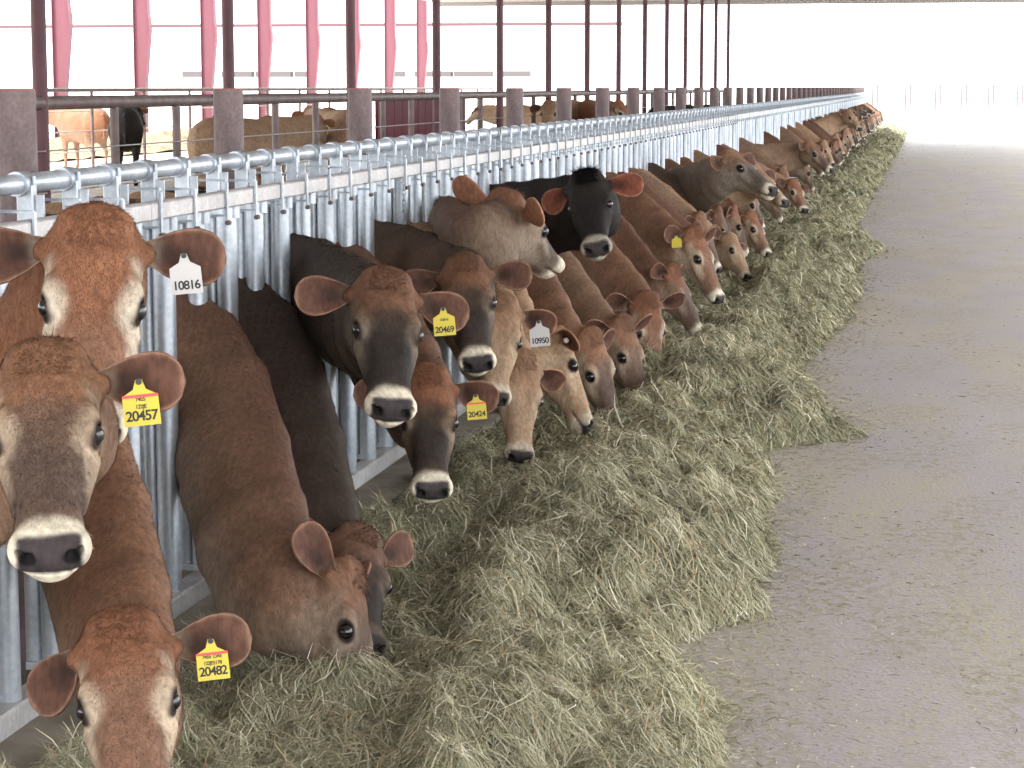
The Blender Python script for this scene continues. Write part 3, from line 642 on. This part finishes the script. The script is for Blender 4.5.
def hair_mesh(V, Q, col, n0, R, P0, s, seed, N=26000, tuft=700, tl=.030):
    r = np.random.default_rng(seed); q = Q[(Q < n0).all(1)]; a, b, c, e = (V[q[:, i]] for i in range(4)); nr = np.cross(c-a, e-b); A = np.linalg.norm(nr, axis=1)/2; nr /= (2*A[:, None]+1e-12)
    cen = (a+b+c+e)/4; can = ((cen-P0)@R.T)/s; front = (cen[:, 0] > -.05); nh = np.maximum(can[:, 0], 0)
    clear = (np.linalg.norm(np.stack([can[:, 0], np.abs(can[:, 1]), can[:, 2]], 1)-EYE, axis=1) > .030) & ~((can[:, 0] > .40) & (np.abs(can[:, 1]) < .07) & (np.abs(can[:, 2]) < .07))
    wgt = A*front*clear; wgt /= wgt.sum(); f = r.choice(len(q), N, p=wgt); w2 = r.dirichlet((1, 1, 1, 1), N)
    o = a[f]*w2[:, :1]+b[f]*w2[:, 1:2]+c[f]*w2[:, 2:3]+e[f]*w2[:, 3:]; nn = nr[f]; cc = col[q[f, 0]]; cn = can[f]
    down = R[0][None]*np.where(cn[:, :1] > -.02, 1, .6)+np.array((0, 0, -.35))+r.normal(0, .25, (N, 3)); down -= nn*(down*nn).sum(1)[:, None]; down /= np.linalg.norm(down, axis=1)[:, None]+1e-9
    L = r.uniform(.006, .012, N)*s; dr = down*.9+nn*.42
    # crest tuft
    tmask = A*(can[:, 0] < .055)*(can[:, 0] > -.07)*(np.abs(can[:, 1]) < .05)*(can[:, 2] > .02)
    if tuft and tmask.sum() > 0:
        ft = r.choice(len(q), tuft, p=tmask/tmask.sum()); w2 = r.dirichlet((1, 1, 1, 1), tuft); ot = a[ft]*w2[:, :1]+b[ft]*w2[:, 1:2]+c[ft]*w2[:, 2:3]+e[ft]*w2[:, 3:]
        dt = nr[ft]*.55+R[0][None]*.75+R[1][None]*r.normal(0, .28, (tuft, 1))+r.normal(0, .16, (tuft, 3)); dt /= np.linalg.norm(dt, axis=1)[:, None]
        o = np.concatenate([o, ot]); nn = np.concatenate([nn, nr[ft]]); cc = np.concatenate([cc, col[q[ft, 0]]*.85]); L = np.concatenate([L, r.uniform(.5, 1.3, tuft)*tl*s]); dr = np.concatenate([dr, dt])
    side = np.cross(dr, nn); side /= np.linalg.norm(side, axis=1)[:, None]+1e-9; wd = (.0007+.0003*(L > .015))*s
    wd = wd[:, None] if hasattr(wd, '__len__') else wd
    V2 = np.stack([o-side*wd-nn*.001, o+side*wd-nn*.001, o+dr*L[:, None]], 1).reshape(-1, 3); n = len(o)
    cc = cc*r.uniform(.70, 1.38, (n, 1)); return V2, np.arange(3*n).reshape(-1, 3), np.repeat(cc, 3, 0)
eye_me = None
def add_eyes(root, R, P0, s):
    global eye_me
    if eye_me is None: eye_me = MB().sphere((0, 0, 0), .0192, 20, 12).mesh('eye', 'eye')
    for sd in (1, -1):
        o = link('eye', eye_me, root); pc = P0+s*((EYE*np.array((1, 0, 1)))@R+sd*.0800*R[1]); o.location = pc; o.scale = (s, s, s)
def text_mesh(txt, size):
    cu = bpy.data.curves.new('lettering', 'FONT'); cu.body = txt; cu.size = size; cu.align_x = 'CENTER'; cu.extrude = .0004; cu.space_character = .88; cu.offset = size*.022
    o = bpy.data.objects.new('lettering', cu); C.objects.link(o); dg = bpy.context.evaluated_depsgraph_get(); me = bpy.data.meshes.new_from_object(o.evaluated_get(dg)); bpy.data.objects.remove(o); me.materials.clear(); me.materials.append(MT['tag_ink']); return me
def add_tag(root, inf, R, P0, s, sd, kind, txt, small, k=1.0, tilt=0.0, up=None, off=(0, 0)):
    """yellow or white ear tag hanging in front of the ear, facing the camera side"""
    anchor, d, nrm, sdv, base, L, W = inf
    A = P0+s*((base+d*L*(.50+off[0])+nrm*.004)@R); dw = d@R; nw = nrm@R
    world = Vector(A)+Vector(root.location); tocam = (Vector((0, 0, HC))-world).normalized()
    zz = Vector((0, 0, 1)); zz = (zz-tocam*zz.dot(tocam)).normalized(); 
    M = Matrix((tocam.cross(zz)*-1, zz, tocam)).transposed(); M = M @ Matrix.Rotation(tilt, 3, 'Z')
    r = MB(); w_, h_, h0 = .034, .052, .030
    poly = [(-w_, -h0-h_), (w_, -h0-h_), (w_*.98, -h0+.004), (w_*.35, -h0+.016), (.006, .004), (-.006, .004), (-w_*.35, -h0+.016), (-w_*.98, -h0+.004)]
    poly = [(a*k, b*k) for a, b in poly]; r.prism(poly, (0, 0, 0), (1, 0, 0), (0, 1, 0), (0, 0, 1), .0022)
    t = r.build('ear_tag', 'tag_yellow' if kind == 'y' else 'tag_white', root)
    t.location = A+np.array(nw)*.006+np.array(tocam)*.012; t.rotation_euler = M.to_euler()
    MB().tube([(0, 0, -.004), (0, 0, .004)], .006*k, 14).build('stud', 'stud', t)
    if txt:
        o = link('tag_number', text_mesh(txt, .0265*k), t); o.location = (0, (-h0-h_+.010)*k, .0014)
        if small:
            for i, l in enumerate(small):
                o = link('small_print', text_mesh(l, .0105*k), t); o.location = (0, (-h0-.006-.0135*i)*k, .0014)
    return t
#@@HERD
HG = 'heifers at the headlock fence'
# p, m = poll and muzzle in the photograph; X = how far out of the fence the poll is; k = stall; tw = turn about the head's axis
herd = [
 dict(n='A', p=(124, 640), m=(138, 832), X=-1.64, k=-2, th=.88, hz=.95, tw=-2, to=1, s=1.08, pal='red', ears=((-.05, -.05, .1), (1.0, .1, -.2)), tag=(1, 'y', '20482', ['7455  DAE', '122JE5178'], 'red'), lab='red-brown heifer lowest at the left with yellow tag 20482, head down to the hay'),
 dict(n='B', p=(47, 375), m=(50, 562), X=-1.60, k=-4, th=.82, hz=.86, tw=-3, to=1, s=1.03, pal='smoky', ears=((-.15, .1, .3), (.1, .1, 0)), tag=(1, 'y', '20457', ['7455', '122JE'], 'red'), lab='greyish faced heifer at the left edge with yellow tag 20457 looking at the camera'),
 dict(n='C', p=(95, 238), m=(88, 440), X=-1.74, k=-3, th=.78, hz=.90, tw=0, to=1, s=1.13, pal='red2', ears=((-.05, 0, .1), (.05, .1, 0)), tag=(1, 'w', '10816', None, None), lab='large red heifer with white eye patches and white tag 10816, behind tag 20457'),
 dict(n='D', p=(337, 578), m=(360, 742), X=-1.55, k=0, tw=76, to=1, s=1.06, pal='brownd', ears=((-.2, -1.2, .8), (.2, -1.1, .4)), lab='big brown heifer bending its long neck to the hay behind tag 20482'),
 dict(n='E', p=(354, 545), m=(366, 648), X=-1.66, k=1, tw=35, to=1, s=1.0, pal='darkbody', ears=((-.3, -1.0, .3), (.2, -.4, 0)), lab='dark brown heifer feeding behind the big brown one, ear pricked to the right'),
 dict(n='F', p=(383, 290), m=(391, 415), X=-1.62, k=1.7, tw=14, to=1, s=1.12, pal='darkface', ears=((.1, .1, .2), (.0, .1, .2)), tag=(1, 'y', '20469', ['122616'], None), lab='dark faced heifer with a yellow tag 20469 and a pale muzzle'),
 dict(n='G', p=(464, 270), m=(478, 368), X=-1.72, k=4, tw=6, to=1, s=1.05, pal='darkface2', ears=((-.05, .1, .2), (.1, 0, 0)), lab='brown heifer with dark face behind tag 20469, big ear held out'),
 dict(n='H', p=(426, 382), m=(432, 495), X=-1.66, k=3, tw=8, to=1, s=1.03, pal='redtop', ears=((.0, .2, .2), (.2, 0, 0)), tag=(1, 'y', '20424', None, 'red'), lab='heifer with rusty forehead and black nose bridge below tag 20469, small yellow tag'),
 dict(n='I', p=(499, 306), m=(494, 402), X=-1.72, k=5, tw=12, to=1, s=1.03, pal='tan', ears=((.0, .1, .2), (.1, 0, 0)), tk=1.25, tag=(1, 'w', '10950', None, None), lab='light brown heifer with white tag 10950 behind the dark faced one'),
 dict(n='I2', p=(520, 362), m=(519, 460), X=-1.66, k=5.9, tw=25, to=1, s=1.0, pal='tan', ears=((.4, .1, .3), (.1, 0, 0)), lab='tan heifer nosing the hay with its dark nostril to the right, below tag 10950'),
 dict(n='J', p=(553, 340), m=(588, 430), X=-1.62, k=7, tw=100, to=1, s=1.06, pal='tan', ears=((.3, .2, .4), (-.4, .9, 2.6)), disc=-1, lab='pale tan heifer in profile with a round white button in its ear'),
 dict(n='K', p=(585, 338), m=(616, 430), X=-1.60, k=8, tw=50, to=1, s=1.06, pal='smoky', ears=((.2, .0, .2), (.2, -.3, .5)), lab='reddish heifer with a dark nose feeding just behind the pale tan one'),
 dict(n='L', p=(618, 325), m=(643, 410), X=-1.55, k=9, tw=55, to=1, s=1.06, pal='mid', ears=((-.3, -.3, .6), (.3, -.3, .4)), lab='brown heifer with two raised ears and dark muzzle in the hay before the curved neck'),
 dict(n='M', p=(644, 300), m=(655, 382), X=-1.55, k=11, tw=35, to=1, s=1.08, pal='red', ears=((-.3, -.2, .3), (.0, -.3, .3)), lab='reddish heifer with a pale pink muzzle just behind the one with raised ears'),
 dict(n='N', p=(668, 272), m=(700, 336), X=-1.55, k=13, tw=72, to=1, s=1.02, pal='brown', ears=((.0, -.3, .6), (.0, -.5, .6)), lab='brown heifer with dark muzzle buried in the hay below the yellow tagged one'),
 dict(n='O', p=(690, 235), m=(719, 302), X=-1.54, k=15, tw=62, to=1, s=1.16, pal='red', ears=((-.3, -.3, .6), (.1, -.4, .2)), tag=(-1, 'y', '', None, None), lab='red heifer with white ringed eye and a plain yellow tag in its near ear'),
 dict(n='P', p=(587, 184), m=(597, 252), X=-1.62, k=8, tw=0, to=1, s=1.12, pal='black', ears=((-.0, .1, .2), (.8, -.2, .3)), disc=0, lab='black heifer with a pale muzzle and shaggy poll looking at the camera', tuft=1400, tl=.05),
 dict(n='Q', p=(503, 208), m=(551, 266), X=-1.66, k=5.5, tw=118, to=-1, s=1.12, pal='awayb', ears=((-.3, -.5, .2), (-.1, -.9, .3)), disc=1, lab='brown heifer turning its head away, left of the black one'),
 dict(n='S', p=(728, 160), m=(774, 193), X=-1.52, k=20, tw=74, to=1, s=1.22, hz=.84, pal='grey', ears=((-.3, -.1, .4), (.1, .2, .2)), lab='grey cheeked heifer holding its head high in profile above the feeding ones'),
 dict(n='T', p=(752, 172), m=(786, 205), X=-1.50, k=22.4, hz=.84, tw=70, to=1, s=1.15, pal='tan', ears=((-.2, 0, .3), (.1, 0, .2)), lab='tan heifer with raised head just behind the grey cheeked one'),
 dict(n='U', p=(748, 218), m=(769, 257), X=-1.50, k=23, tw=66, to=1, s=1.02, pal='red', ears=((.1, -.2, .3), (-.2, -.3, .3)), lab='red heifer with black eye feeding below the two raised heads'),
 dict(n='V', p=(728, 240), m=(748, 280), X=-1.50, k=18, tw=66, to=1, s=1.0, pal='tan', ears=((.1, -.2, .3), (-.2, -.3, .3)), lab='pale faced heifer feeding between the yellow tagged one and the raised heads'),
 dict(n='W', p=(792, 184), m=(805, 212), X=-1.45, k=30, tw=50, to=1, s=1.0, pal='red', ears=((.1, 0, .3), (-.2, 0, .3)), lab='light faced red heifer feeding in the middle distance beside a yellow tag'),
 dict(n='X', p=(807, 146), m=(832, 172), X=-1.45, k=36, hz=.84, tw=70, to=1, s=1.15, pal='mid', ears=((.1, 0, .3), (-.2, 0, .3)), lab='middle distance heifer with raised reddish head in profile'),
 dict(n='Z', p=(848, 113), m=(860, 130), X=-1.45, k=62, hz=.84, tw=60, to=1, s=1.2, pal='tan', ears=((.1, 0, .3), (-.2, 0, .3)), lab='pale faced heifer standing with head up near the far end'),
]
YS = Y0+PIT*.5; HS = PIT*2; used = set()
def slotY(k): return YS+HS*round(k)
import time as _t
t0 = _t.time()
for i, c in enumerate(herd):
    P, u, v, x, s, disc = solve_pose(c); pal = K[c['pal']]; dist = P.y
    ky = YS+HS*c['k'] if False else slotY(c['k']); used.add(round(c['k']))
    root = empty('heifer', (FX, ky, 0)); Pl = P-Vector((FX, ky, 0))
    fine = float(np.clip(dist*.00105, .0052, .014)); body = True
    V, Q, col, einf, (R, P0, s_), n0 = cow_mesh(Pl, u, v, x, s, None, pal, fine=fine, coarse=.030 if dist < 12 else .04, ears=c['ears'], nb=c.get('nb'), thick=c.get('th', 1.0), hz=c.get('hz'))
    link('body', np_mesh('heifer_body', V, Q, 'coat', True, col), root); add_eyes(root, R, P0, s_)
    if dist < 17:
        hv, hq, hc_ = hair_mesh(V, Q, col, n0, R, P0, s_, 100+i, int(np.clip(330000/dist, 8000, 70000)), c.get('tuft', 500), c.get('tl', .028))
        o = link('hair', np_mesh('heifer_hair', hv, hq, 'hair', False, hc_), root)
        if c['n'] == 'P': o['label'] = 'shaggy black poll hair'
    if c.get('tag'):
        sd, kd, txt, small, red = c['tag']; t = add_tag(root, einf[0 if sd > 0 else 1], R, P0, s_, sd, kd, txt, small, c.get('tk', 1.0), c.get('tt', .08), off=c.get('to_', (0, 0)))
        if red: MB().box((0, -.0265, .0022), (.066, .0055, .003)).build('red_band', 'tag_red', t)
    if c.get('disc'):
        inf = einf[0 if c['disc'] > 0 else 1]; A = P0+s_*((inf[0])@R); o = MB().sphere((0, 0, 0), (.013, .013, .013), 14, 8).build('tag_button', 'disc', root); o.location = A
    tag(root, c['lab'], 'heifer', HG)
    print('COW', c['n'], 'poll', [round(a, 2) for a in P], 'slotdist', round((P-Vector((FX, ky, 1))).length, 2), 'z', round(P.z, 2), 'disc', round(disc, 3), 'verts', len(V), 'X m', round((P+u*.44*s).x, 2), 'mz', round((P+u*.44*s).z, 2))
print('herd time', _t.time()-t0)
# the rest of the row, copies of a few poses
def proto(name, hx, hy, hz, pitch, yaw, palk, seed):
    u = Vector((math.cos(pitch)*math.cos(yaw), math.cos(pitch)*math.sin(yaw), -math.sin(pitch))); v = Vector((math.sin(pitch)*math.cos(yaw), math.sin(pitch)*math.sin(yaw), math.cos(pitch))); x = v.cross(u)
    V, Q, col, einf, (R, P0, s_), n0 = cow_mesh(Vector((hx, hy, hz)), u, v, x, 1.0, None, K[palk], fine=.012, coarse=.042, hz=(.84 if hz > 1 else None), ears=((.1, -.2, .3), (.1, -.2, .3)))
    root = empty('heifer', (0, 0, 0)); link('body', np_mesh('heifer_body', V, Q, 'coat', True, col), root); add_eyes(root, R, P0, s_); return root
protos = [proto('a', .52, -.02, .78, 1.15, -.25, 'mid', 1), proto('b', .55, .10, .74, 1.25, .30, 'red', 2), proto('c', .50, -.10, .80, 1.05, -.5, 'tan', 3),
          proto('d', .56, .02, .72, 1.20, .1, 'brown', 4), proto('e', .50, -.05, 1.22, .45, -.5, 'grey', 5), proto('f', .54, .0, .76, 1.2, -.1, 'darkface2', 6), proto('g', .46, -.12, 1.18, .7, -.9, 'red', 7)]
fresh = set(range(len(protos))); rr = random.Random(4)
desc = ['brown', 'red', 'tan', 'dark brown', 'grey faced', 'dark faced', 'head-up red']
kmax = int((END-1-YS)/HS)
ks = {}
# stalls where the photograph shows a neck coming through the bars
for q, px in enumerate((615, 627, 646, 661, 677, 694, 713, 738, 746, 761, 779, 785, 794, 802)):
    ks[round((at_x(px, 150, FX).y+.15-YS)/HS)] = (3, 0, 5, 3, 0, 0, 3, 0, 5, 3, 0, 1, 2, 3)[q]
k0 = max(ks)+1
for k in range(k0, kmax):
    if rr.random() < .55: ks[k] = rr.choice([0, 3, 5, 1, 2, 0, 4, 3, 1, 5, 6, 2])
word = ['just past the black heifer', 'second past the black heifer', 'third past the black heifer', 'behind the yellow tagged red one', 'fifth past the black heifer', 'sixth past the black heifer', 'left of the raised grey head', 'right of the raised grey head', 'second right of the raised grey head', 'third right of the raised grey head', 'fourth right of the raised grey head', 'fifth right of the raised grey head', 'sixth right of the raised grey head', 'seventh right of the raised grey head']
j = 0
for k in sorted(ks):
    if k in used: continue
    pi_ = ks[k]; o = protos[pi_] if pi_ in fresh else copy_tree(protos[pi_]); fresh.discard(pi_)
    o.location = (FX, slotY(k), 0); far = slotY(k)
    if k < k0: tag(o, desc[pi_]+' heifer neck through the bars, '+word[j], 'heifer', HG); j += 1
    else:
        where = 'in the middle of the row' if far < 45 else 'in the far part of the row'
        tag(o, desc[pi_]+' heifer '+('standing ' if pi_ in (4, 6) else 'eating hay ')+where, 'heifer', HG+', '+desc[pi_]+' '+where)
for i in list(fresh):
    for ch in list(protos[i].children): bpy.data.objects.remove(ch)
    bpy.data.objects.remove(protos[i])

# cattle standing loose in the pens behind
def stander(palk, hy, yaw):
    P = Vector((.62, hy, 1.20)); pitch = .75; u = Vector((math.cos(pitch)*math.cos(yaw), math.cos(pitch)*math.sin(yaw), -math.sin(pitch))); v = Vector((math.sin(pitch)*math.cos(yaw), math.sin(pitch)*math.sin(yaw), math.cos(pitch))); x = v.cross(u)
    V, Q, col, einf, (R, P0, s_), n0 = cow_mesh(P, u, v, x, 1.0, None, K[palk], fine=.014, coarse=.045)
    root = empty('heifer', (0, 0, 0)); link('body', np_mesh('loose_heifer_body', V, Q, 'coat', True, col), root); add_eyes(root, R, P0, s_); return root
sa, sb, sc = stander('tan', .05, .2), stander('black', -.1, -.4), stander('red2', .1, .5)
spots = [(sa, 322, 31, -7.9, 2.0, 1.18, 'large tan heifer standing side-on left of the third bollard'), (sb, 128, 40, None, 1.9, 1.15, 'black heifer standing in the sun beyond the pen rail'), (sc, 222, 36, None, -1.3, 1.1, 'pale reddish heifer by the second bollard in the sunny pen'),
         (sa, 292, 28, None, 1.3, 1.12, 'tan heifer rear with white legs right of the second bollard'), (sa, 505, 48, None, 2.6, 1.1, 'tan heifer in the sun left of the fifth bollard'), (sa, 560, 34, None, -1.7, 1.25, 'tan heifer looking over the rail right of the fifth bollard'),
         (sc, 598, 34, None, -1.2, 1.25, 'second heifer looking over the rail right of the fifth bollard'), (sb, 697, 50, None, 1.2, 1.1, 'dark heifer standing far back in the pen'), (sc, 58, 46, None, 2.4, 1.1, 'pale red heifer at the left beyond the first bollard')]
first = set()
for o_, px, yy, xx, rz, sc_, lab in spots:
    d = ray(px, 110); X = d.x/d.y*yy; o = o_ if o_.name not in first else copy_tree(o_); first.add(o_.name)
    o.location = (X, yy, 0 if X > -16 else -.02); o.rotation_euler = (0, 0, rz); o.scale = (sc_,)*3; tag(o, lab, 'heifer', 'loose heifers in the pens')
